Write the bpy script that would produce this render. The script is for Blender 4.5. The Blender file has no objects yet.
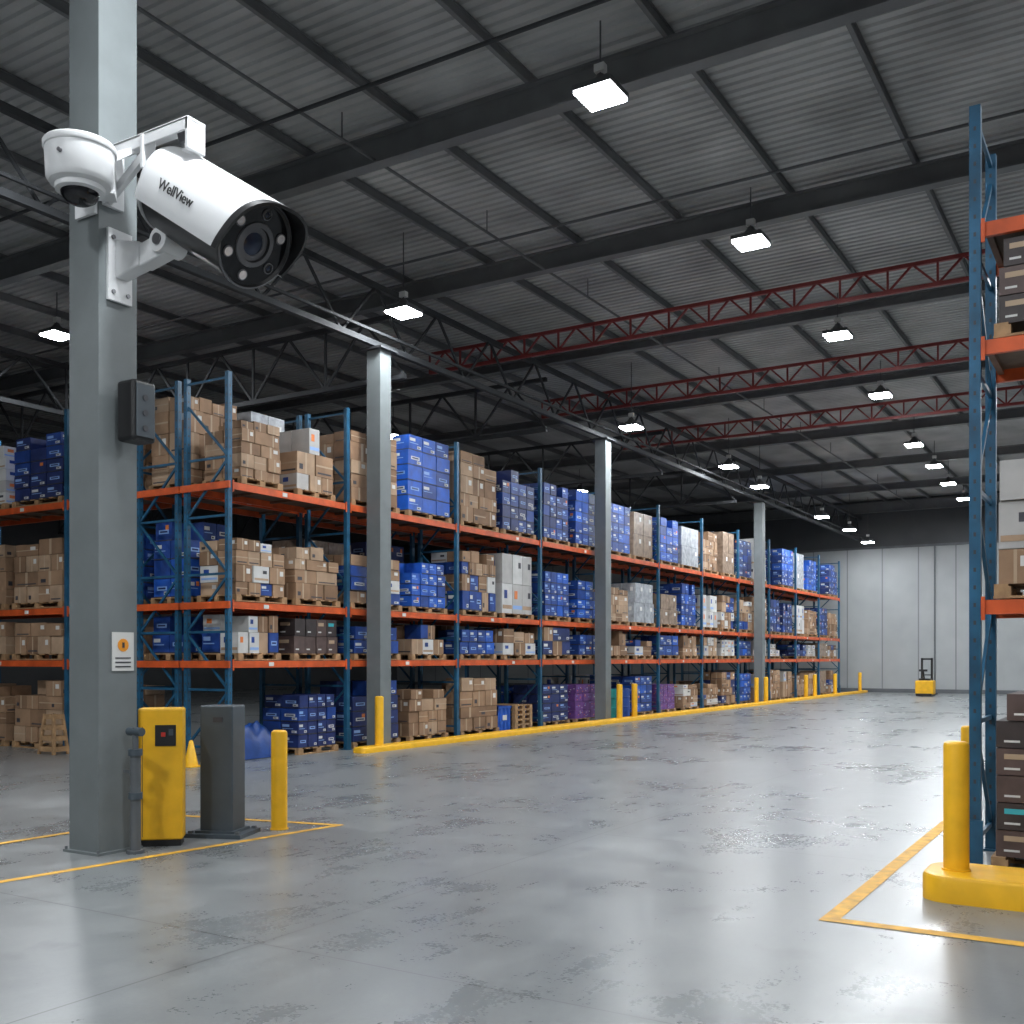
import bpy, math, random
from mathutils import Vector, Matrix
random.seed(7)
scene = bpy.context.scene

# ------------------------------------------------------------------ materials
MATS = {}
def mat(name, col, rough=0.6, metal=0.0, noise=0.0, nscale=6.0, bump=0.0, emis=None, estr=0.0, spec=None):
    if name in MATS: return MATS[name]
    m = bpy.data.materials.new(name); m.use_nodes = True
    nt = m.node_tree; b = nt.nodes['Principled BSDF']
    b.inputs['Base Color'].default_value = (*col, 1)
    b.inputs['Roughness'].default_value = rough
    b.inputs['Metallic'].default_value = metal
    if spec is not None: b.inputs['Specular IOR Level'].default_value = spec
    if emis:
        b.inputs['Emission Color'].default_value = (*emis, 1)
        b.inputs['Emission Strength'].default_value = estr
        m.cycles.emission_sampling = 'NONE'
    if noise > 0 or bump > 0:
        tc = nt.nodes.new('ShaderNodeTexCoord')
        n = nt.nodes.new('ShaderNodeTexNoise'); n.inputs['Scale'].default_value = nscale
        n.inputs['Detail'].default_value = 6
        nt.links.new(tc.outputs['Object'], n.inputs['Vector'])
        if noise > 0:
            r = nt.nodes.new('ShaderNodeValToRGB')
            r.color_ramp.elements[0].position = 0.3; r.color_ramp.elements[1].position = 0.7
            r.color_ramp.elements[0].color = (*[max(0, c*(1-noise)) for c in col], 1)
            r.color_ramp.elements[1].color = (*[min(1, c*(1+noise)) for c in col], 1)
            nt.links.new(n.outputs['Fac'], r.inputs['Fac'])
            nt.links.new(r.outputs['Color'], b.inputs['Base Color'])
        if bump > 0:
            bp = nt.nodes.new('ShaderNodeBump'); bp.inputs['Strength'].default_value = bump
            bp.inputs['Distance'].default_value = 0.02
            nt.links.new(n.outputs['Fac'], bp.inputs['Height'])
            nt.links.new(bp.outputs['Normal'], b.inputs['Normal'])
    MATS[name] = m
    return m

mat('steel_column_paint', (0.155,0.175,0.18), 0.5, 0, 0.08, 3, 0.02)
mat('dark_steel', (0.12,0.125,0.13), 0.55, 0.0, 0.15, 2)
mat('truss_steel', (0.045,0.048,0.052), 0.65, 0.0, 0.15, 2, spec=.25)
mat('grey_steel', (0.11,0.12,0.13), 0.5, 0.1, 0.15, 2)
mat('conduit_grey', (0.10,0.105,0.11), 0.55, 0.1, 0.15, 2)
mat('red_steel', (0.23,0.032,0.03), 0.5, 0, 0.2, 3)
mat('rack_blue', (0.013,0.085,0.165), 0.4, 0.05, 0.3, 4)
mat('rack_orange', (0.55,0.085,0.018), 0.42, 0, 0.25, 4)
mat('deck_wire', (0.16,0.085,0.05), 0.6, 0, 0.3, 4)
mat('deck_board', (0.11,0.075,0.05), 0.7, 0, 0.3, 4)
mat('safety_yellow', (0.80,0.43,0.012), 0.42, 0, 0.1, 5, 0.03)
mat('line_yellow', (0.62,0.33,0.03), 0.6, 0, 0.3, 9)
mat('cabinet_grey', (0.055,0.072,0.088), 0.45, 0, 0.12, 4)
mat('black_plastic', (0.012,0.012,0.013), 0.38)
mat('dark_glass', (0.006,0.006,0.008), 0.12)
mat('lens_ring', (0.14,0.14,0.15), 0.3, 0.4)
mat('lens_tint', (0.02,0.03,0.06), 0.05, 0.3)
mat('led_white', (0.8,0.74,0.73), 0.2)
mat('white_paint', (0.66,0.67,0.68), 0.38)
mat('white_label', (0.62,0.62,0.60), 0.6)
mat('text_dark', (0.02,0.02,0.02), 0.5)
mat('sign_orange', (0.8,0.3,0.02), 0.5)
mat('screen_red', (0.5,0.03,0.02), 0.4)
mat('wood_pallet', (0.33,0.20,0.10), 0.75, 0, 0.3, 8)
mat('card_a', (0.30,0.185,0.11), 0.75, 0, 0.2, 3)
mat('card_b', (0.22,0.13,0.075), 0.75, 0, 0.2, 3)
mat('card_c', (0.38,0.26,0.17), 0.75, 0, 0.2, 3)
mat('tape_tan', (0.42,0.31,0.21), 0.4)
mat('blue_a', (0.012,0.05,0.24), 0.45, 0, 0.3, 4)
mat('blue_b', (0.014,0.028,0.12), 0.45, 0, 0.3, 4)
mat('blue_c', (0.014,0.09,0.45), 0.42, 0, 0.3, 4)
mat('label_lightblue', (0.25,0.40,0.70), 0.5)
mat('label_orange', (0.70,0.20,0.05), 0.5)
mat('label_dark', (0.04,0.04,0.05), 0.5)
mat('label_teal', (0.05,0.42,0.48), 0.5)
mat('box_white', (0.56,0.56,0.55), 0.5, 0, 0.1, 4)
mat('box_white_b', (0.42,0.41,0.40), 0.5, 0, 0.1, 4)
mat('wrap_film', (0.36,0.38,0.41), 0.25, 0, 0.3, 7, 0.5)
mat('wrap_film_brown', (0.26,0.19,0.14), 0.25, 0, 0.3, 7, 0.5)
mat('box_purple', (0.13,0.05,0.22), 0.5, 0, 0.3, 6)
mat('box_dark', (0.045,0.035,0.035), 0.45, 0, 0.25, 6)
mat('box_dark_b', (0.09,0.06,0.055), 0.45, 0, 0.25, 6)
mat('tarp_blue', (0.01,0.05,0.22), 0.4, 0, 0.3, 4, 0.5)
mat('teal_plastic', (0.01,0.20,0.19), 0.4, 0, 0.2, 4)
mat('lamp_glow', (1,1,1), 0.5, emis=(0.95,0.98,1.0), estr=45)
mat('lamp_housing', (0.10,0.105,0.11), 0.4, 0.5)
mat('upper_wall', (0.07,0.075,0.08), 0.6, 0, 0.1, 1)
mat('roof_deck', (0.36,0.365,0.36), 0.5, 0.0, 0.3, 0.6)

def floor_mat():
    m = bpy.data.materials.new('concrete_floor'); m.use_nodes = True
    nt = m.node_tree; N = nt.nodes; L = nt.links; b = N['Principled BSDF']
    tc = N.new('ShaderNodeTexCoord')
    n1 = N.new('ShaderNodeTexNoise'); n1.inputs['Scale'].default_value = 0.4; n1.inputs['Detail'].default_value = 6; n1.inputs['Roughness'].default_value = 0.6; n1.inputs['Distortion'].default_value=0.5
    n2 = N.new('ShaderNodeTexNoise'); n2.inputs['Scale'].default_value = 1.8; n2.inputs['Detail'].default_value = 12; n2.inputs['Roughness'].default_value = 0.72; n2.inputs['Distortion'].default_value = 0.7
    n3 = N.new('ShaderNodeTexNoise'); n3.inputs['Scale'].default_value = 40; n3.inputs['Detail'].default_value = 5
    mp = N.new('ShaderNodeMapping'); mp.inputs['Scale'].default_value = (2.4,0.2,1); L.new(tc.outputs['Object'], mp.inputs['Vector'])
    n4 = N.new('ShaderNodeTexNoise'); n4.inputs['Scale'].default_value = 1.3; n4.inputs['Detail'].default_value = 8; n4.inputs['Roughness'].default_value=.7; L.new(mp.outputs[0], n4.inputs['Vector'])
    for n in (n1, n2, n3): L.new(tc.outputs['Object'], n.inputs['Vector'])
    def madd(src, k, prev=None):
        a = N.new('ShaderNodeMath'); a.operation = 'MULTIPLY_ADD'; L.new(src, a.inputs[0]); a.inputs[1].default_value = k
        if prev is not None: L.new(prev, a.inputs[2])
        else: a.inputs[2].default_value = 0
        return a.outputs[0]
    a = madd(n3.outputs['Fac'], .12); a = madd(n2.outputs['Fac'], .32, a); a = madd(n1.outputs['Fac'], .34, a); a = madd(n4.outputs['Fac'], .22, a)
    r = N.new('ShaderNodeValToRGB')
    r.color_ramp.elements[0].position = 0.35; r.color_ramp.elements[0].color = (0.098,0.109,0.115,1)
    r.color_ramp.elements[1].position = 0.65; r.color_ramp.elements[1].color = (0.238,0.25,0.254,1)
    L.new(a, r.inputs['Fac'])
    br = N.new('ShaderNodeTexBrick'); br.offset = 0.0; br.inputs['Scale'].default_value = 1.0
    br.inputs['Brick Width'].default_value = 4.8; br.inputs['Row Height'].default_value = 4.8
    br.inputs['Mortar Size'].default_value = 0.008; br.inputs['Mortar Smooth'].default_value = 0.3
    br.inputs['Color1'].default_value = (1,1,1,1); br.inputs['Color2'].default_value = (1,1,1,1); br.inputs['Mortar'].default_value = (0.5,0.5,0.5,1)
    L.new(tc.outputs['Object'], br.inputs['Vector'])
    ns = N.new('ShaderNodeTexNoise'); ns.inputs['Scale'].default_value = 1.3; ns.inputs['Detail'].default_value = 7; L.new(tc.outputs['Object'], ns.inputs['Vector'])
    rs = N.new('ShaderNodeValToRGB'); rs.color_ramp.elements[0].position=.28; rs.color_ramp.elements[0].color=(.72,.72,.72,1); rs.color_ramp.elements[1].position=.39; rs.color_ramp.elements[1].color=(1,1,1,1)
    L.new(ns.outputs['Fac'], rs.inputs['Fac'])
    mx = N.new('ShaderNodeMix'); mx.data_type = 'RGBA'; mx.blend_type = 'MULTIPLY'; mx.inputs[0].default_value = 1
    L.new(r.outputs['Color'], mx.inputs[6]); L.new(br.outputs['Color'], mx.inputs[7])
    mx2 = N.new('ShaderNodeMix'); mx2.data_type = 'RGBA'; mx2.blend_type = 'MULTIPLY'; mx2.inputs[0].default_value = 1
    L.new(mx.outputs[2], mx2.inputs[6]); L.new(rs.outputs['Color'], mx2.inputs[7])
    L.new(mx2.outputs[2], b.inputs['Base Color'])
    rr = N.new('ShaderNodeMapRange'); rr.inputs[1].default_value = 0.36; rr.inputs[2].default_value = 0.64
    rr.inputs[3].default_value = 0.21; rr.inputs[4].default_value = 0.39
    L.new(a, rr.inputs[0]); L.new(rr.outputs[0], b.inputs['Roughness'])
    bp = N.new('ShaderNodeBump'); bp.inputs['Strength'].default_value = 0.12; bp.inputs['Distance'].default_value = 0.009
    L.new(a, bp.inputs['Height']); L.new(bp.outputs['Normal'], b.inputs['Normal'])
    MATS['concrete_floor'] = m
floor_mat()

def wall_mat():
    m = bpy.data.materials.new('wall_panel'); m.use_nodes = True
    nt = m.node_tree; N = nt.nodes; L = nt.links; b = N['Principled BSDF']
    b.inputs['Roughness'].default_value = 0.7
    tc = N.new('ShaderNodeTexCoord'); sx = N.new('ShaderNodeSeparateXYZ'); L.new(tc.outputs['Object'], sx.inputs[0])
    ad = N.new('ShaderNodeMath'); ad.operation = 'ADD'; L.new(sx.outputs[0], ad.inputs[0]); L.new(sx.outputs[1], ad.inputs[1])
    fr = N.new('ShaderNodeMath'); fr.operation = 'PINGPONG'; L.new(ad.outputs[0], fr.inputs[0]); fr.inputs[1].default_value = 0.9
    lt = N.new('ShaderNodeMath'); lt.operation = 'LESS_THAN'; L.new(fr.outputs[0], lt.inputs[0]); lt.inputs[1].default_value = 0.03
    n = N.new('ShaderNodeTexNoise'); n.inputs['Scale'].default_value = 0.8; L.new(tc.outputs['Object'], n.inputs['Vector'])
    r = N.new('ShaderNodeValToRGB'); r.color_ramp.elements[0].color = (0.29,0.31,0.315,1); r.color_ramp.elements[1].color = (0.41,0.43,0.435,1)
    L.new(n.outputs['Fac'], r.inputs['Fac'])
    mx = N.new('ShaderNodeMix'); mx.data_type = 'RGBA'; L.new(lt.outputs[0], mx.inputs[0])
    L.new(r.outputs['Color'], mx.inputs[6]); mx.inputs[7].default_value = (0.2,0.21,0.22,1)
    L.new(mx.outputs[2], b.inputs['Base Color'])
    MATS['wall_panel'] = m
wall_mat()

# ------------------------------------------------------------------ mesh builder
class MB:
    def __init__(s): s.v=[]; s.f=[]; s.m=[]; s.mats=[]; s.sm=[]
    def mi(s, name):
        if name not in s.mats: s.mats.append(name)
        return s.mats.index(name)
    def hexa(s, pts, m):
        i=len(s.v); s.v += [tuple(p) for p in pts]; k=s.mi(m)
        for q in ((0,3,2,1),(4,5,6,7),(0,1,5,4),(1,2,6,5),(2,3,7,6),(3,0,4,7)):
            s.f.append(tuple(i+a for a in q)); s.m.append(k); s.sm.append(False)
    def box(s, c, d, m, rz=0.0):
        hx,hy,hz=d[0]/2,d[1]/2,d[2]/2; cs,sn=math.cos(rz),math.sin(rz)
        P=[]
        for z in (-hz,hz):
            for x,y in ((-hx,-hy),(hx,-hy),(hx,hy),(-hx,hy)):
                P.append((c[0]+x*cs-y*sn, c[1]+x*sn+y*cs, c[2]+z))
        s.hexa(P,m)
    def bar(s, a, b, w, h, m):
        a=Vector(a); b=Vector(b); d=(b-a).normalized()
        up=Vector((0,0,1)) if abs(d.z)<0.95 else Vector((0,1,0))
        r=d.cross(up).normalized(); u=r.cross(d).normalized()
        P=[]
        for p in (a,b):
            for x,y in ((-1,-1),(1,-1),(1,1),(-1,1)):
                P.append(p+r*(x*w/2)+u*(y*h/2))
        s.hexa(P,m)
    def ibeam(s, a, b, w, h, m, t=0.02):
        a=Vector(a); b=Vector(b); o=Vector((0,0,h/2))
        s.bar(a+o,b+o,w,t,m); s.bar(a-o,b-o,w,t,m); s.bar(a,b,t,h,m)
    def lathe(s, prof, M, n, mats, cap=True):
        base=len(s.v)
        for x,r in prof:
            for k in range(n):
                t=2*math.pi*k/n
                s.v.append(tuple(M@Vector((x,r*math.cos(t),r*math.sin(t)))))
        for j in range(len(prof)-1):
            mn=mats if isinstance(mats,str) else mats[j]
            k0=s.mi(mn)
            for k in range(n):
                a=base+j*n+k; b=base+j*n+(k+1)%n
                s.f.append((a,b,b+n,a+n)); s.m.append(k0); s.sm.append(True)
        if cap:
            s.f.append(tuple(base+k for k in range(n))[::-1]); s.m.append(s.mi(mats if isinstance(mats,str) else mats[0])); s.sm.append(False)
            o=base+(len(prof)-1)*n
            s.f.append(tuple(o+k for k in range(n))); s.m.append(s.mi(mats if isinstance(mats,str) else mats[-1])); s.sm.append(False)
    def cyl(s, a, b, r, m, n=16, r2=None):
        a=Vector(a); b=Vector(b); M=frame(a,b-a)
        s.lathe([(0,r),((b-a).length,r if r2 is None else r2)],M,n,m)
    def obj(s, name, parent=None, bevel=0):
        me=bpy.data.meshes.new(name); me.from_pydata(s.v,[],s.f)
        for m in s.mats: me.materials.append(MATS[m])
        me.polygons.foreach_set('material_index', s.m)
        me.polygons.foreach_set('use_smooth', s.sm)
        me.update()
        o=bpy.data.objects.new(name,me); scene.collection.objects.link(o)
        if any(s.sm):
            md=o.modifiers.new('es','EDGE_SPLIT'); md.split_angle=math.radians(35)
        if bevel:
            md=o.modifiers.new('bv','BEVEL'); md.width=bevel; md.segments=3; md.limit_method='ANGLE'; md.angle_limit=math.radians(50)
        if parent: o.parent=parent
        return o

def frame(o, d):
    x=Vector(d).normalized(); up=Vector((0,0,1)) if abs(x.z)<0.95 else Vector((0,1,0))
    y=up.cross(x).normalized(); z=x.cross(y)
    return Matrix(((x.x,y.x,z.x,o[0]),(x.y,y.y,z.y,o[1]),(x.z,y.z,z.z,o[2]),(0,0,0,1)))
def empty(name, loc=(0,0,0)):
    e=bpy.data.objects.new(name,None); scene.collection.objects.link(e); e.empty_display_size=0.2
    e.location=loc
    return e

# ------------------------------------------------------------------ room shell
X0,X1,Y0,Y1,ZC = -44.0, 12.0, -14.0, 57.0, 10.1
b=MB(); b.box(((X0+X1)/2,(Y0+Y1)/2,-0.1),(X1-X0,Y1-Y0,0.2),'concrete_floor'); b.obj('floor')
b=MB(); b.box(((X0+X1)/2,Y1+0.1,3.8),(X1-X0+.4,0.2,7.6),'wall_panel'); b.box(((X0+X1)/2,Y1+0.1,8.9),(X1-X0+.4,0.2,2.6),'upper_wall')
b.box(((X0+X1)/2,Y1-0.03,7.6),(X1-X0,0.06,0.12),'grey_steel')
for x in (-9.4,-6.9): b.box((x,Y1-.04,3.8),(.07,.07,7.5),'grey_steel')
b.obj('wall_far')
b=MB(); b.box((X0-0.1,(Y0+Y1)/2,5.1),(0.2,Y1-Y0,10.2),'upper_wall'); b.obj('wall_left')  # dark wall colour stands in for the shade seen through rack gaps
b=MB(); b.box((X1+0.1,(Y0+Y1)/2,5.1),(0.2,Y1-Y0,10.2),'wall_panel'); b.obj('wall_right')
b=MB(); b.box(((X0+X1)/2,Y0-0.1,5.1),(X1-X0+.4,0.2,10.2),'wall_panel'); b.obj('wall_back')
b=MB(); k=b.mi('roof_deck'); y=Y0; prof=[]
P=0.20
while y<Y1:
    prof += [(y,ZC),(y+P*0.5,ZC),(y+P*0.62,ZC+0.035),(y+P*0.88,ZC+0.035)]; y+=P
for (yy,zz) in prof: b.v += [(X0,yy,zz),(X1,yy,zz)]
for i in range(len(prof)-1):
    b.f.append((2*i,2*i+1,2*i+3,2*i+2)); b.m.append(k); b.sm.append(False)
b.obj('ceiling')
b=MB(); b.box(((X0+X1)/2,Y1-0.1,0.1),(X1-X0,0.08,0.2),'grey_steel'); b.obj('baseboard_far')

# ------------------------------------------------------------------ roof structure
b=MB(); x=-7.5-2.1*17
while x<X1-0.3:
    b.ibeam((x,Y0,10.0),(x,Y1,10.0),0.065,0.15,'dark_steel',0.015); x+=2.1
b.obj('roof_purlins')
b=MB()
for y,h in ((-6,0.42),(0.5,0.42),(6.4,0.42),(12.8,0.42),(18.2,0.36),(24.5,0.2),(31,0.2),(37.5,0.3),(44,0.3),(50.5,0.3),(56.4,0.5)):
    b.ibeam((X0,y,9.90-h/2),(X1,y,9.90-h/2),0.22,h,'dark_steel',0.03)
b.obj('roof_girders')

def truss(b,p0,p1,dep,n,m,cs=0.07,ws=0.04,vert=True):
    p0=Vector(p0); p1=Vector(p1); z=Vector((0,0,dep))
    b.bar(p0,p1,cs,cs,m); b.bar(p0+z,p1+z,cs,cs,m)
    for i in range(n):
        a=p0.lerp(p1,i/n); c=p0.lerp(p1,(i+1)/n); mid=p0.lerp(p1,(i+.5)/n)
        b.bar(a,mid+z,ws,ws,m); b.bar(mid+z,c,ws,ws,m)
        if vert: b.bar(a,a+z,ws,ws,m)
for y in (21.0,26.6,32.0):
    b=MB(); truss(b,(-15.2,y,8.85),(X1,y,8.85),0.45,30,'red_steel',0.075,0.04); b.obj('red_roof_truss')
b=MB()
truss(b,(-13.1,Y0,8.02),(-13.1,Y1,8.02),1.15,34,'truss_steel',0.11,0.045,False)
b.bar((-12.95,Y0,8.2),(-12.95,Y1,8.2),0.05,0.05,'truss_steel')
b.obj('longitudinal_roof_truss')
b=MB(); truss(b,(-23.5,Y0,8.0),(-23.5,Y1,8.0),1.2,30,'truss_steel',0.11,0.05); b.obj('longitudinal_roof_truss')
for y in (17.5,23.5,31.0,38.0):
    b=MB(); truss(b,(X0,y,7.7),(-13.3,y,7.7),1.3,14,'truss_steel',0.10,0.05); b.obj('side_bay_roof_truss')
b=MB()
b.cyl((X0+.4,11.0,9.5),(X1-.4,11.0,9.5),0.03,'truss_steel',8)
b.cyl((X0+.4,16.2,9.45),(X1-.4,16.2,9.45),0.025,'conduit_grey',8)
b.cyl((-10.3,Y0+.4,9.55),(-10.3,Y1-.4,9.55),0.025,'conduit_grey',8)
for yy in range(-12,56,4): b.cyl((-10.3,yy,9.55),(-10.3,yy,9.95),0.012,'conduit_grey',6)
b.obj('sprinkler_pipes')

# ------------------------------------------------------------------ columns
def column(x,y,w,top,m='steel_column_paint'):
    b=MB(); b.box((x,y,top/2),(w,w,top),m)
    b.box((x,y,0.012),(w+0.08,w+0.08,0.024),m)
    for sx in (-1,1):
        for sy in (-1,1): b.cyl((x+sx*(w/2+.02),y+sy*(w/2+.02),0.02),(x+sx*(w/2+.02),y+sy*(w/2+.02),0.05),0.013,'grey_steel',8)
    b.box((x,y,top-0.02),(w+.2,w+.2,0.04),'truss_steel')
    return b.obj('steel_column')
column(-8.38,6.37,0.42,9.46)
for y in (16.4,26.4,40.2): column(-13.12,y,0.34,7.94)

# ------------------------------------------------------------------ loads
def pallet_geo(b,bx,z,w,d):
    for v in (-d/2+.05,0,d/2-.05):
        bx(0,v,z+.011,w,.1,.022,'wood_pallet')
        for u in (-w/2+.07,0,w/2-.07): bx(u,v,z+.06,.13,.1,.08,'wood_pallet')
    nb=6
    for i in range(nb):
        u=-w/2+.06+(w-.12)*i/(nb-1); bx(u,0,z+.111,.11,d,.022,'wood_pallet')
def load(run, c, z, w, d, h, kind, nw=3, nd=2, nh=4, pal=True, ragged=0.15, name='pallet_load'):
    b=MB()
    def bx(u,v,zz,su,sv,sz,m):
        if run=='Y': b.box((c[0]+v,c[1]+u,zz),(sv,su,sz),m)
        else: b.box((c[0]+u,c[1]+v,zz),(su,sv,sz),m)
    z0=z
    if pal:
        pallet_geo(b,bx,z,w,d)
        z0=z+.122
    kinds={'brown':['card_a','card_a','card_b','card_c'],'blue':['blue_a','blue_a','blue_a','blue_c'],'darkblue':['blue_b','blue_b','blue_a'],
           'brightblue':['blue_c','blue_c','blue_a'],'white':['box_white','box_white','box_white_b'],'purple':['box_purple'],
           'dark':['box_dark','box_dark','box_dark_b'],'mix':['card_a','box_white','card_c','blue_a','card_b'],'whitebrown':['box_white_b','card_c','card_a'],
           'brownblue':['card_a','card_b','blue_b'],'wrap':['wrap_film'],'wrapbrown':['wrap_film_brown']}[kind]
    if kind.startswith('wrap'): nw=2; nh=2; ragged=0
    jit=.02 if kind in('mix','brown','brownblue','whitebrown') else .008
    lay=[random.uniform(.75,1.25) if kind in('mix','brown','whitebrown') else 1 for _ in range(nh)]
    tot=sum(lay); zc=z0
    for k in range(nh):
        bh=h*lay[k]/tot
        nwk=max(2,nw+(random.choice([-1,0,0,1]) if kind in('mix','brown','brownblue','whitebrown') else 0))
        shr=random.uniform(.9,1) if k==nh-1 else 1
        bw=(w-.06)/nwk*shr; bd=(d-.06)/nd
        for i in range(nwk):
            for j in range(nd):
                if k==nh-1 and random.random()<ragged: continue
                u=bw*(i+.5-nwk/2)+random.uniform(-jit,jit)*.4; v=-d/2+.03+bd*(j+.5)+random.uniform(-jit,jit)
                su,sv,sz=bw-.022,bd-.02,bh-.008
                if k==nh-1 and kind in('mix','brown'): sz*=random.uniform(.7,1)
                zz=zc+sz/2+.002
                m=random.choice(kinds); bx(u,v,zz,su,sv,sz,m)
                for face in ('v-','v+','u-','u+'):
                    if face[0]=='v' and not ((face=='v-' and j==0) or (face=='v+' and j==nd-1)): continue
                    if face[0]=='u' and not ((face=='u-' and i==0) or (face=='u+' and i==nwk-1)): continue
                    L=su if face[0]=='v' else sv; sg=-1 if face[1]=='-' else 1
                    def dec(a0,a1,b0,b1,mm,off=.003):
                        ca=(a0+a1)/2*L; la=(a1-a0)*L; cb=(b0+b1)/2*sz; lb=(b1-b0)*sz
                        if face[0]=='v': bx(u+ca,v+sg*(sv/2),zz+cb,la,off,lb,mm)
                        else: bx(u+sg*(su/2),v+ca,zz+cb,off,la,lb,mm)
                    r=random.random(); q=random.random()
                    if m.startswith('card'):
                        if q<.6: dec(-.05,.05,-.5,.5,'tape_tan')
                        elif q<.8: dec(-.5,.5,-.04,.04,'tape_tan')
                        if r<.3: dec(.15,.38,.0,.3,'white_label',.006)
                        elif r<.5: dec(-.38,-.18,-.3,-.05,'label_dark',.006)
                        if r>.85: dec(-.4,.4,-.38,-.3,'label_dark',.006)
                    elif m.startswith('blue'):
                        dec(-.5,.5,-.5,-.44,'label_dark',.004)
                        if r<.45:
                            dec(-.42,-.02,.10,.30,'label_lightblue' if r<.2 else 'white_label',.006)
                            dec(-.42,.2,-.06,-.01,'label_lightblue',.006)
                        elif r<.75:
                            dec(-.3,.3,-.12,.10,'white_label' if r<.55 else 'label_lightblue',.006); dec(-.22,.22,-.05,.04,'blue_b',.009)
                        if q>.55: dec(.12,.4,-.36,-.18,'white_label',.006); dec(.16,.3,-.31,-.24,'label_dark',.009)
                        if q<.08: dec(.1,.3,.1,.35,'label_orange',.006)
                    elif m.startswith('box_white'):
                        if q<.6: dec(-.45,.45,-.35,-.22,'label_lightblue' if r<.4 else 'card_c',.006)
                        if r<.5: dec(-.3,0,0,.28,'label_orange' if r<.15 else 'blue_a',.006)
                        elif r<.8: dec(.1,.35,.05,.25,'label_dark',.006)
                    elif m=='box_purple':
                        for _ in range(5):
                            a=random.uniform(-.42,.35); e=random.uniform(-.4,.33)
                            dec(a,a+.08,e,e+.1,random.choice(['label_lightblue','white_label','label_orange']),.006)
                    elif m.startswith('wrap'):
                        if r<.5: dec(.1,.3,.1,.3,'white_label',.006)
                    else:
                        if r<.6: dec(-.35,.2,.1,.3,'label_teal' if r<.2 else 'tape_tan',.006)
                        dec(-.35,-.05,-.3,-.22,'white_label',.006)
        zc+=bh
    return b.obj(name)

# ------------------------------------------------------------------ racks
def rack(name, run, org, sgn, wsgn, posts, depth, levels, top, endties=False, guards=True, boards=True):
    b=MB()
    def T(u,w,z):
        if run=='Y': return (org[0]+wsgn*w, org[1]+sgn*u, z)
        return (org[0]+sgn*u, org[1]+wsgn*w, z)
    def bx(u,w,z,su,sw,sz,m):
        b.box(T(u,w,z),(sw,su,sz) if run=='Y' else (su,sw,sz),m)
    for u in posts:
        for w in (.04,depth-.04):
            bx(u,w,top/2,.09,.08,top,'rack_blue'); bx(u,w,.01,.16,.14,.02,'rack_blue')
            z=.3
            while z<top-.1 and abs(u-posts[0])<0.01:
                bx(u-.046,w,z,.004,.02,.035,'label_dark'); bx(u,w-.041,z,.02,.004,.035,'label_dark'); z+=.15
        if guards: bx(u,-.005,.22,.13,.03,.4,'rack_blue')
        z=.25; flip=False
        while z+1.0<top:
            b.bar(T(u,.04,z),T(u,depth-.04,z),.03,.04,'rack_blue')
            a,c=(.04,depth-.04) if flip else (depth-.04,.04)
            b.bar(T(u,a,z),T(u,c,z+.98),.03,.04,'rack_blue')
            z+=1.0; flip=not flip
        b.bar(T(u,.04,top-.1),T(u,depth-.04,top-.1),.03,.04,'rack_blue')
    for i in range(len(posts)-1):
        u0,u1=posts[i],posts[i+1]; um=(u0+u1)/2; L=abs(u1-u0)-.09
        for z in levels:
            for w in (.03,depth-.03):
                bx(um,w,z-.07,L,.05,.12,'rack_orange')
            n=max(2,int(L/.6))
            for k in range(n):
                uu=min(u0,u1)+.09+(L-.09)*k/(n-1); bx(uu,depth/2,z-.045,.05,depth-.12,.04,'deck_wire')
            if boards: bx(um,depth/2,z-.012,L-.02,depth-.12,.016,'deck_board')  # solid panel added to deepen the shade inside the rack
            for uu in (u0+.065*(1 if u1>u0 else -1),u1-.065*(1 if u1>u0 else -1)):
                bx(uu,-.003,z-.08,.03,.02,.2,'rack_orange')
            if random.random()<.7: bx(um+random.uniform(-.8,.8),.0,z-.07,.12,.006,.07,'white_label')
    if endties:
        for z in levels: bx(posts[0]-.06,depth/2,z-.07,.04,depth+.1,.12,'rack_orange')
    return b.obj(name)

LV=[1.76,2.78,4.83]
bays=[12.72,15.8]
while bays[-1]<54.5: bays.append(bays[-1]+3.8)
posts=[y-12.72 for y in bays if y<55.6]
FX=-13.40; D=1.1
rack('pallet_rack','Y',(FX,12.72),1,-1,posts,D,LV,6.7,True)
rack('pallet_rack','Y',(FX-1.25,12.72),1,-1,posts,D,LV,6.7,True)
rack('pallet_rack','X',(-16.0,12.72),-1,1,[0,1.85,5.7,9.5,13.3,17.1],D,LV,6.6)

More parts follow.
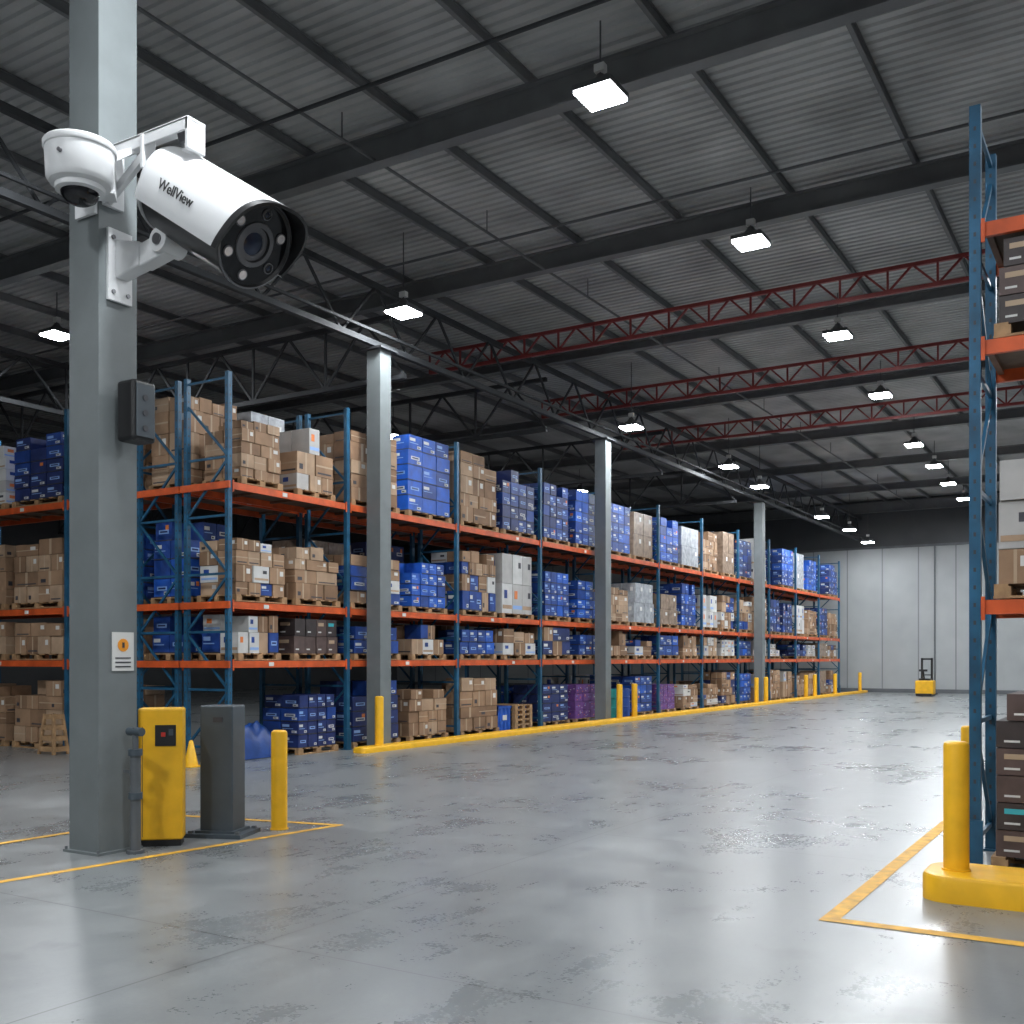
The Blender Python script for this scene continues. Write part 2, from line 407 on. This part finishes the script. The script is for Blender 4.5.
K=['blue','brown','darkblue','white','wrap','brightblue','whitebrown','darkblue','mix','wrapbrown','mix','white','brownblue','brown']
front={
 0:[(None,'darkblue'),('mix','dark'),('mix','brown'),('brown','whitebrown')],
 1:[('darkblue','brown'),('darkblue','mix'),('mix','brightblue'),('brown','brightblue')],
 2:[('brown',None),('blue','mix'),('mix','white'),('brown','darkblue')],
 3:[('darkblue','purple'),('brownblue','blue'),('blue','brightblue'),('darkblue','blue')],
 4:[(None,'blue'),('brown','mix'),('brown','wrap'),('blue','wrapbrown')],
 5:[('purple','mix'),('blue','brown'),('wrapbrown','blue'),('brightblue','wrap')],
}
for bi in range(len(posts)-1):
    y0,y1=posts[bi]+12.72,posts[bi+1]+12.72; L=y1-y0; w=(L-.36)/2
    for row in (0,1):
        for lv in range(4):
            z=[0.0]+LV; z=z[lv]+(0.002 if lv else 0.001)
            for s in (0,1):
                kd=front[bi][lv][s] if (row==0 and bi in front) else random.choice(K)
                if row==1 and bi==0: kd={0:['brown','blue'],1:['blue','blue'],2:['blue','white'],3:['brown','wrap']}[lv][s]
                if kd is None: continue
                if row==0 and bi not in front and random.random()<.14: continue
                if row==1 and lv==0 and random.random()<.4: continue
                hh={0:random.uniform(.75,1.25),1:random.uniform(.5,.74),2:random.uniform(.95,1.5),3:random.uniform(1.2,1.75)}[lv]
                if row==0 and bi==0 and lv==3: hh=1.05 if s==0 else 1.2
                if row==0 and bi==0 and lv==2: hh=1.0
                if row==1 and bi==0 and lv==3: hh=1.6
                nh={0:4,1:2,2:4,3:5}[lv]
                if kd in('white','whitebrown'): nh=max(2,nh-2)
                ww=w*random.uniform(.74,.98)
                cy=y0+.12+w*(s+.5)+ (s*.12)
                cx=FX-D/2-1.25*row-random.uniform(-.04,.04)
                load('Y',(cx,cy),z,ww,.98,hh,kd,random.choice([3,3,4]),2,nh)
lr=[(0,1.85),(1.85,5.7),(5.7,9.5),(9.5,13.3),(13.3,17.1)]
lk={0:[('brown',),('brown',),('blue',),('brown',)],1:[('brown','brown'),('brown','brown'),('brown','brown'),('darkblue','white')],}
for bi,(a,c) in enumerate(lr):
    n=1 if bi==0 else 2
    w=(c-a-.12-.12*n)/n
    for lv in range(4):
        z=([0.0]+LV)[lv]+(0.002 if lv else .001)
        for s in range(n):
            kd=lk[bi][lv][s] if bi in lk else random.choice(K)
            hh=[1.3,.74,1.35,1.35][lv]*random.uniform(.88,1.0)
            load('X',(-16.0-(a+.12+w*(s+.5)+.1*s),12.72+D/2),z,w*.93,1.0,hh,kd,3,2,[4,2,4,5][lv])

# loose goods on the floor under the racks
def crate(x,y,w,d,h,m):
    b=MB(); t=.025
    b.box((x,y,.02),(w,d,.03),m)
    for s_ in (-1,1):
        b.box((x+s_*(w/2-t/2),y,h/2),(t,d,h),m); b.box((x,y+s_*(d/2-t/2),h/2),(w,t,h),m)
        b.box((x+s_*(w/2),y,h-.03),(.04,d+.04,.05),m); b.box((x,y+s_*(d/2),h-.03),(w+.04,.04,.05),m)
        for k in (-.3,0,.3): b.box((x+s_*(w/2+.006),y+k*d,h/2),(.02,.03,h),m); b.box((x+k*w,y+s_*(d/2+.006),h/2),(.03,.02,h),m)
    b.box((x+w/2+.017,y,h*.55),(.004,d*.3,h*.2),'white_label'); b.box((x,y,h*.75),(w*.85,d*.85,.04),'label_dark')
    return b.obj('plastic_crate')
crate(-13.85,21.75,.7,.62,.62,'blue_c')
b=MB()
def _bx(u,v,zz,su,sv,sz,m): b.box((-13.95+v,22.65+u,zz),(sv,su,sz),m)
for k in range(5): pallet_geo(b,_bx,.001+k*.124,.85,.95)
b.obj('empty_pallet_stack')
for y,m in ((28.2,'teal_plastic'),(28.95,'blue_a')):
    b=MB(); M=frame((-13.8,y,0),(0,0,1)); b.lathe([(0,.27),(.02,.29),(.3,.29),(.31,.30),(.33,.30),(.34,.29),(.6,.29),(.61,.30),(.63,.30),(.64,.29),(.86,.28),(.88,.25)],M,24,m)
    b.obj('plastic_drum')

# right hand rack
RX=-1.27
rack('pallet_rack','X',(RX,9.63),1,1,[0,3.7,7.4],1.1,[2.3,4.5,5.5],6.5)
load('X',(-.05,10.16),0.001,2.2,1.04,1.38,'dark',5,2,6,ragged=0)
load('X',(1.75,10.18),0.001,1.2,1.0,1.3,'brown',3,2,5,ragged=0)
for i,cx in enumerate((-.27,1.35)):
    load('X',(cx,10.16),2.302,1.72 if i==0 else 1.2,1.0,1.05,['whitebrown','brown'][i],5,2,3,ragged=0)
    load('X',(cx,10.16),4.502,1.72 if i==0 else 1.2,1.0,.72,['dark','blue'][i],5,2,3,ragged=0)
for cx in (3.4,5.2): 
    for z in (0.001,2.302): load('X',(cx,10.2),z,1.3,1.0,1.2,random.choice(K),3,2,3)

# ------------------------------------------------------------------ bollards, kerbs, lines
def bollard(x,y,z0,h,r):
    b=MB(); M=frame((x,y,z0),(0,0,1))
    b.lathe([(0,r+.012),(.012,r+.012),(.013,r),(h-.03,r),(h-.012,r*.93),(h,r*.7)],M,28,'safety_yellow')
    return b.obj('safety_bollard')
for y in (15.95,26.7,27.7,38.7,39.85,45.4,46.8,50.3,55.3): bollard(-12.75,y,0.11,.95,.085)
bollard(-7.82,8.11,0,1.04,.085)
bollard(-1.25,8.50,0.2,.97,.092)
bollard(-1.44,10.5,0,1.17,.065)

def kerb(name, x0,x1,y0,y1,h,r=.12):
    b=MB(); pts=[]
    for cx,cy,a0 in ((x1-r,y1-r,0),(x0+r,y1-r,90),(x0+r,y0+r,180),(x1-r,y0+r,270)):
        for k in range(9):
            t=math.radians(a0+90*k/8); pts.append((cx+r*math.cos(t),cy+r*math.sin(t)))
    n=len(pts); rings=[(0,0),(h-.03,0),(h-.008,.01),(h,.03)]
    mx,my=(x0+x1)/2,(y0+y1)/2; k0=b.mi('safety_yellow')
    for z,ins in rings:
        for p in pts:
            sx=((x1-x0)/2-ins)/((x1-x0)/2); sy=((y1-y0)/2-ins)/((y1-y0)/2)
            b.v.append((mx+(p[0]-mx)*sx,my+(p[1]-my)*sy,z))
    for j in range(3):
        for k in range(n):
            a=j*n+k; c=j*n+(k+1)%n; b.f.append((a,c,c+n,a+n)); b.m.append(k0); b.sm.append(True)
    b.f.append(tuple(3*n+k for k in range(n))); b.m.append(k0); b.sm.append(False)
    b.f.append(tuple(range(n))[::-1]); b.m.append(k0); b.sm.append(False)
    return b.obj(name)
kerb('yellow_kerb',-12.92,-12.58,15.3,56.4,.11,.12)
kerb('yellow_kerb',-1.47,4.0,8.20,8.85,.20,.2)

def line(pts,w=.1):
    b=MB()
    for i,(p,q) in enumerate(zip(pts[:-1],pts[1:])):
        z=.003+.0015*i
        p=Vector((*p,z)); q=Vector((*q,z)); d=(q-p).normalized()*w/2
        n=Vector((-d.y,d.x,0)); p=p-d; q=q+d
        k=len(b.v); b.v+=[tuple(p-n),tuple(q-n),tuple(q+n),tuple(p+n)]; b.f.append((k,k+1,k+2,k+3)); b.m.append(b.mi('line_yellow')); b.sm.append(False)
    return b.obj('floor_marking_line')
line([(-1.9,13.0),(-1.88,7.27),(6,7.27)],.12)
line([(-7.98,4.2),(-7.45,8.62),(-9.45,8.2),(-9.55,3.5)],.09)

# ------------------------------------------------------------------ machines near the column
def local(o,th):
    return Matrix.Translation(o)@Matrix.Rotation(math.radians(th),4,'Z')
def lbox(b,M,c,d,m):
    P=[]
    for z in (-1,1):
        for x,y in ((-1,-1),(1,-1),(1,1),(-1,1)): P.append(M@Vector((c[0]+x*d[0]/2,c[1]+y*d[1]/2,c[2]+z*d[2]/2)))
    b.hexa(P,m)
e=empty('yellow_control_cabinet',(-8.15,6.86,0)); M=local((0,0,0),42)
b=MB(); lbox(b,M,(0,0,.69),(.41,.26,1.26),'safety_yellow'); o=b.obj('cabinet_body',e,bevel=.02)
b=MB(); lbox(b,M,(0,0,.03),(.38,.23,.06),'black_plastic')
lbox(b,M,(.05,-.134,1.06),(.19,.012,.2),'black_plastic'); lbox(b,M,(.03,-.142,1.07),(.04,.008,.04),'screen_red'); lbox(b,M,(.10,-.142,1.09),(.04,.008,.06),'cabinet_grey')
lbox(b,M,(-.16,-.132,.62),(.004,.004,1.05),'label_dark')
b.obj('control_panel',e)
e=empty('grey_service_post',(-8.07,7.56,0)); M=local((0,0,0),22)
b=MB(); lbox(b,M,(0,0,.68),(.35,.31,1.28),'cabinet_grey'); b.obj('post_body',e,bevel=.015)
b=MB(); lbox(b,M,(0,0,.02),(.60,.5,.04),'cabinet_grey'); lbox(b,M,(0,0,.05),(.42,.38,.03),'cabinet_grey')
for x in (-.25,.25):
    for y in (-.2,.2): lbox(b,M,(x,y,.05),(.04,.04,.03),'grey_steel')
lbox(b,M,(.02,-.158,1.18),(.10,.008,.05),'label_dark')
b.obj('post_base',e)
b=MB(); px,py=-7.99,6.42
b.cyl((px,py,0),(px,py,.95),.05,'grey_steel',16); b.cyl((px,py,.95),(px,py,1.16),.028,'grey_steel',12)
b.cyl((px,py,0),(px,py,.03),.08,'grey_steel',16); b.cyl((px,py,.5),(px,py,.56),.065,'cabinet_grey',16); b.cyl((px,py,.9),(px,py,.96),.065,'cabinet_grey',16)
b.cyl((px-.09,py,1.12),(px+.09,py,1.12),.04,'cabinet_grey',12); b.box((px-.08,py,.75),(.14,.03,.03),'grey_steel')
b.obj('stand_pipe')
e=empty('wall_speaker',(-8.00,6.44,4.07))
b=MB(); b.box((0,0,0),(.24,.26,.56),'black_plastic'); b.obj('speaker_case',e,bevel=.035)
b=MB(); b.box((.122,0,0),(.006,.20,.48),'cabinet_grey'); b.box((-.14,0,0),(.04,.12,.2),'grey_steel')
for z in (.12,-.02,-.16): b.cyl((.12,0,z),(.13,0,z),.03,'label_dark',12)
b.obj('speaker_grille',e)
b=MB(); b.box((-8.165,6.42,1.86),(.006,.24,.36),'white_label'); b.cyl((-8.163,6.42,1.92),(-8.158,6.42,1.92),.06,'sign_orange',16)
for z in (1.80,1.76,1.72): b.box((-8.161,6.42,z),(.004,.17,.012),'label_dark')
b.box((-8.161,6.42,1.92),(.012,.025,.05),'label_dark')
b.obj('safety_sign')

# ------------------------------------------------------------------ bullet security camera
EX,EY,EZ=-7.10,6.5,5.70
e=empty('bullet_security_camera',(EX,EY,EZ))
ax=Vector((.837,0,-.547)).normalized(); nz=Vector((-ax.z,0,ax.x)); ny=nz.cross(ax)
SC=1.15
M=Matrix(((ax.x,ny.x,nz.x,0),(ax.y,ny.y,nz.y,0),(ax.z,ny.z,nz.z,0),(0,0,0,1)))@Matrix.Diagonal((1.0,SC,SC,1))
R=.355
b=MB()
b.lathe([(-.56,.20),(-.56,.26),(-.53,.30),(.60,.315),(.64,.33),(.67,.33),(.675,.315),(.65,.30),(.65,.17),(.665,.165),(.665,.13),(.64,.125),(.64,.09),(.63,.085),(.64,.05),(.645,0.002)],M,48,
  ['black_plastic']*5+['lens_ring','black_plastic','dark_glass','lens_ring','lens_ring','black_plastic','lens_ring','lens_ring','lens_tint','lens_tint'])
b.obj('barrel',e)
b=MB()
for k in range(6):
    t=math.radians(30+60*k); cy,cz=.235*math.cos(t),.235*math.sin(t)
    L=M@Matrix.Translation((.649,cy,cz)); big = k%2==0 or k==3
    b.lathe([(0,.042),(.012,.042),(.014,.034),(.008,.03)],L,20,['lens_ring','lens_ring','led_white' if big else 'dark_glass'])
    b.lathe([(.006,.022),(.012,.014),(.013,.001)],L,16,'led_white' if big else 'lens_tint')
b.obj('infrared_leds',e)
def sup(t,R,ex=2.5):
    c,s_=math.cos(t),math.sin(t); q=(abs(c)**ex+abs(s_)**ex)**(-1/ex); return (R*q*c,R*q*s_)
b=MB(); n=44; A0,A1=-22,202; kw=b.mi('white_paint'); kb=b.mi('black_plastic')
def station(frac,th,inner):
    t=math.radians(th); s_=math.sin(t)
    xf=.74+.14*s_ ; xr=-.62+ .05*(1-max(0,s_))
    x=xr+(xf-xr)*frac; rr=R-(.022 if inner else 0)
    if frac<.08: rr*= .86+.14*math.sqrt(1-(1-frac/.08)**2)
    y,z=sup(t,rr); return tuple(M@Vector((x,y,z)))
fr=[0,.02,.05,.08,.3,.6,.88,.95,1.0]
for inner in (0,1):
    for f in fr:
        for k in range(n+1): b.v.append(station(f,A0+(A1-A0)*k/n,inner))
W=n+1; S=len(fr)*W
for j in range(len(fr)-1):
    for k in range(n):
        a=j*W+k
        b.f.append((a,a+W,a+W+1,a+1)); b.m.append(kb if j==len(fr)-2 else kw); b.sm.append(True)
        a+=S; b.f.append((a,a+1,a+W+1,a+W)); b.m.append(kb); b.sm.append(True)
j=(len(fr)-1)*W
for k in range(n):
    b.f.append((j+k,S+j+k,S+j+k+1,j+k+1)); b.m.append(kb); b.sm.append(False)
    b.f.append((k,k+1,S+k+1,S+k)); b.m.append(kw); b.sm.append(False)
for k in (0,n):
    for jj in range(len(fr)-1):
        a=jj*W+k; b.f.append((a,a+W,S+a+W,S+a)); b.m.append(kw); b.sm.append(False)
b.obj('sunshield_housing',e)
b=MB()
b.lathe([(-.615,.05),(-.615,.26),(-.60,.30),(-.56,.31)],M,40,'white_paint'); b.obj('rear_cap',e)
tx=bpy.data.curves.new('brand_text','FONT'); tx.body='WellView'; tx.size=.125; tx.extrude=.002; tx.offset=.001; tx.align_x='CENTER'; tx.align_y='CENTER'
to=bpy.data.objects.new('printed_text',tx); scene.collection.objects.link(to); tx.materials.append(MATS['text_dark'])
to.parent=e
TM=Matrix(((ax.x,nz.x,-ny.x,0),(ax.y,nz.y,-ny.y,0),(ax.z,nz.z,-ny.z,0),(0,0,0,1)))
pos=ax*(.0)+nz*.06-ny*(R*SC+.004)
to.matrix_local=Matrix.Translation(pos)@TM
def rel(x,y,z): return (x-EX,y-EY,z-EZ)
b=MB()
b.box(rel(-8.15,6.37,5.42),(.03,.26,.66),'white_paint')
for z in (5.17,5.67):
    for y in (6.29,6.45): b.cyl(rel(-8.14,y,z),rel(-8.12,y,z),.02,'lens_ring',10)
b.obj('bracket_plate',e,bevel=.008)
b=MB()
b.hexa([rel(-8.14,6.31,5.30),rel(-7.86,6.35,5.38),rel(-7.86,6.51,5.38),rel(-8.14,6.46,5.30),rel(-8.14,6.31,5.66),rel(-7.86,6.35,5.60),rel(-7.86,6.51,5.60),rel(-8.14,6.46,5.66)],'white_paint')
b.hexa([rel(-7.88,6.36,5.37),rel(-7.58,6.41,5.46),rel(-7.58,6.57,5.46),rel(-7.88,6.52,5.37),rel(-7.88,6.36,5.58),rel(-7.66,6.41,5.66),rel(-7.66,6.57,5.66),rel(-7.88,6.52,5.58)],'white_paint')
b.obj('bracket_arm',e,bevel=.02)
b=MB(); b.cyl(rel(-7.62,6.36,5.57),rel(-7.62,6.62,5.57),.11,'white_paint',24); b.cyl(rel(-7.62,6.34,5.57),rel(-7.62,6.36,5.57),.05,'lens_ring',16)
b.cyl(rel(-7.62,6.5,5.58),rel(-7.48,6.5,5.76),.09,'white_paint',20)
b.obj('knuckle_joint',e)
b=MB()
b.box(rel(-8.15,6.30,6.22),(.04,.22,.56),'white_paint')
b.box(rel(-7.58,6.28,6.43),(1.12,.20,.03),'white_paint')
b.box(rel(-7.58,6.19,6.385),(1.12,.02,.11),'white_paint')
b.box(rel(-7.04,6.28,6.30),(.035,.20,.26),'white_paint')
b.box(rel(-7.60,6.24,6.28),(.04,.14,.30),'white_paint')
b.bar(rel(-8.14,6.24,5.98),rel(-7.60,6.24,6.30),.05,.08,'white_paint')
b.obj('upper_bracket',e,bevel=.006)
b=MB(); b.cyl(rel(-7.20,6.34,6.42),rel(-7.20,6.42,6.12),.05,'white_paint',16); b.cyl(rel(-7.20,6.33,6.40),rel(-7.20,6.35,6.32),.085,'lens_ring',20)
b.cyl(rel(-7.23,6.40,6.27),rel(-7.23,6.42,6.10),.10,'white_paint',20)
b.obj('swivel_stem',e)

# dome camera
e2=empty('dome_security_camera',(-7.86,5.74,5.94))
b=MB(); M2=frame((0,0,.27),(0,0,-1))
b.lathe([(0,.001),(0,.29),(.012,.30),(.05,.30),(.06,.295),(.065,.285),(.30,.275),(.34,.25),(.36,.20)],M2,48,'white_paint'); b.obj('dome_housing',e2)
b=MB(); b.lathe([(.355,.205),(.40,.20),(.41,.165)],M2,40,'white_paint'); b.lathe([(.40,.16),(.43,.155),(.47,.13),(.50,.08),(.51,.002)],M2,40,'dark_glass')
b.obj('dome_glass',e2)
b=MB(); b.cyl((.10,-.262,.1),(.105,-.285,.1),.018,'lens_ring',10)
b.bar((-.02,.24,.10),(-.20,.405,.12),.2,.26,'white_paint'); b.box((-.45,.392,.12),(.28,.03,.44),'white_paint')
b.bar((0.06,.2,.2),(.03,.46,.40),.16,.05,'white_paint')
b.obj('dome_mount',e2)

# ------------------------------------------------------------------ lights
def highbay(x,y,z=9.0,energy=355,name='high_bay_light'):
    e=empty(name,(x,y,z))
    b=MB(); M=frame((0,0,.0),(0,0,1))
    b.box((0,0,.04),(.54,.54,.07),'lamp_housing'); b.lathe([(.07,.17),(.14,.15),(.2,.09),(.26,.05)],M,20,'lamp_housing')
    for k in range(5): b.box((-.2+.1*k,0,.10),(.012,.36,.06),'lamp_housing')
    b.cyl((0,0,.2),(0,0,9.95-z),.012,'lamp_housing',8); b.box((0,0,.34),(.14,.1,.1),'white_label')
    b.obj('lamp_body',e)
    b=MB(); b.box((0,0,-.015),(.52,.52,.05),'lamp_glow'); b.obj('lamp_panel',e,bevel=.02)
    l=bpy.data.lights.new('lamp_light','AREA'); l.shape='SQUARE'; l.size=.48; l.energy=energy; l.color=(.93,.97,1.0)
    o=bpy.data.objects.new('lamp_light',l); scene.collection.objects.link(o); o.parent=e; o.location=(0,0,-.05)
for x,y in ((-6,12),(-5.9,17.6),(-5.95,23.7),(-6.3,29.7),(-6.8,37.2),(-6.9,41.7),(-7.1,46.2),(-7.2,51.0),
            (-6,5.8),(-6,0),(-6,-6.5),  # added lamps out of view, lighting the security cameras
            (-20.8,14.6),(-20.8,3.5),(-21,27),(-21,40),  # all but the first are added lamps, for more light on the left
            (1.8,3),(2,-5),(2,12.9),(2,22),(2,32),(2,42),(2,52)):  # added lamp row out of view on the right, for more light
    highbay(x,y)
for x,y,z,en in ((-12.2,16.0,8.42,150),(-12.2,26.3,8.16,150),(-12.2,34.1,8.3,200),(-12.2,37.4,8.08,200),(-12.2,45.9,7.95,200),(-12.2,50.8,7.9,150),(-12.2,54.6,7.67,80),(-12.2,7,8.6,250),(-12.2,-4,8.6,250)):  # last two are added lamps out of view, for more light
    highbay(x,y,z,en)

# ------------------------------------------------------------------ small items
b=MB(); M=frame((-13.55,12.0,.02),(0,0,1)); b.lathe([(0,.12),(.4,.035),(.42,.02)],M,20,'safety_yellow'); b.box((-13.55,12.0,.011),(.3,.3,.022),'safety_yellow'); b.obj('traffic_cone')
b=MB(); k0=b.mi('tarp_blue'); nx=28
cx,cy=-13.98,13.62
for i in range(nx+1):
    for j in range(nx+1):
        u=i/nx*2-1; v=j/nx*2-1
        hh=(1-abs(u)**6)*(1-abs(v)**6); z=.66*hh*(.80+.10*math.sin(5*u+2*v)+.06*math.sin(9*v-3*u)+.04*math.sin(17*u+11*v))+.01
        b.v.append((cx+u*.42,cy+v*.65,z))
for i in range(nx):
    for j in range(nx):
        a=i*(nx+1)+j; b.f.append((a,a+nx+1,a+nx+2,a+1)); b.m.append(k0); b.sm.append(True)
b.obj('tarp_covered_heap')
b=MB(); cx,cy=-17.55,12.25
for dx in (-.22,.22):
    for dy in (-.15,.15): b.bar((cx+dx,cy+dy,0),(cx+dx*.6,cy+dy*.6,.75),.05,.05,'wood_pallet')
for z in (.1,.3,.5,.7): 
    s_=1-.4*z/.75
    for dy in (-.16,.16): b.box((cx,cy+dy*s_,z),(.5*s_,.02,.09),'wood_pallet')
    for dx in (-.24,.24): b.box((cx+dx*s_,cy,z),(.02,.32*s_,.09),'wood_pallet')
b.obj('wooden_trestle')
e=empty('pallet_stacker',(-9.0,52.0,0))
b=MB(); b.box((0,0,.42),(.8,.7,.65),'safety_yellow'); b.obj('power_unit',e,bevel=.05)
b=MB(); b.box((0,.05,.08),(.7,1.0,.12),'black_plastic')
for x in (-.22,.22): b.box((x,.95,.08),(.16,1.1,.06),'black_plastic'); b.box((x,.42,.95),(.09,.09,1.7),'black_plastic')
b.box((0,.42,1.75),(.53,.09,.08),'black_plastic'); b.box((0,.42,1.0),(.5,.05,.05),'black_plastic'); b.bar((0,-.2,.7),(0,-.5,1.2),.06,.06,'black_plastic'); b.box((0,-.52,1.22),(.36,.08,.1),'black_plastic'); b.cyl((-.3,0,.08),(-.2,0,.08),.08,'black_plastic'); b.cyl((.2,0,.08),(.3,0,.08),.08,'black_plastic')
b.box((0,0,.78),(.5,.4,.12),'black_plastic')
b.obj('mast_and_forks',e)

# ------------------------------------------------------------------ world + camera
w=bpy.data.worlds.new('World'); scene.world=w; w.use_nodes=True
w.node_tree.nodes['Background'].inputs[0].default_value=(.5,.55,.6,1); w.node_tree.nodes['Background'].inputs[1].default_value=.3
cd=bpy.data.cameras.new('camera'); co=bpy.data.objects.new('camera',cd); scene.collection.objects.link(co)
co.location=(0,0,1.8); co.rotation_euler=(math.radians(90),0,math.radians(31.4))
cd.sensor_width=36; cd.lens=36*1045/1024; cd.shift_y=(658-512)/1024; cd.clip_end=300
scene.camera=co
scene.view_settings.view_transform='Standard'
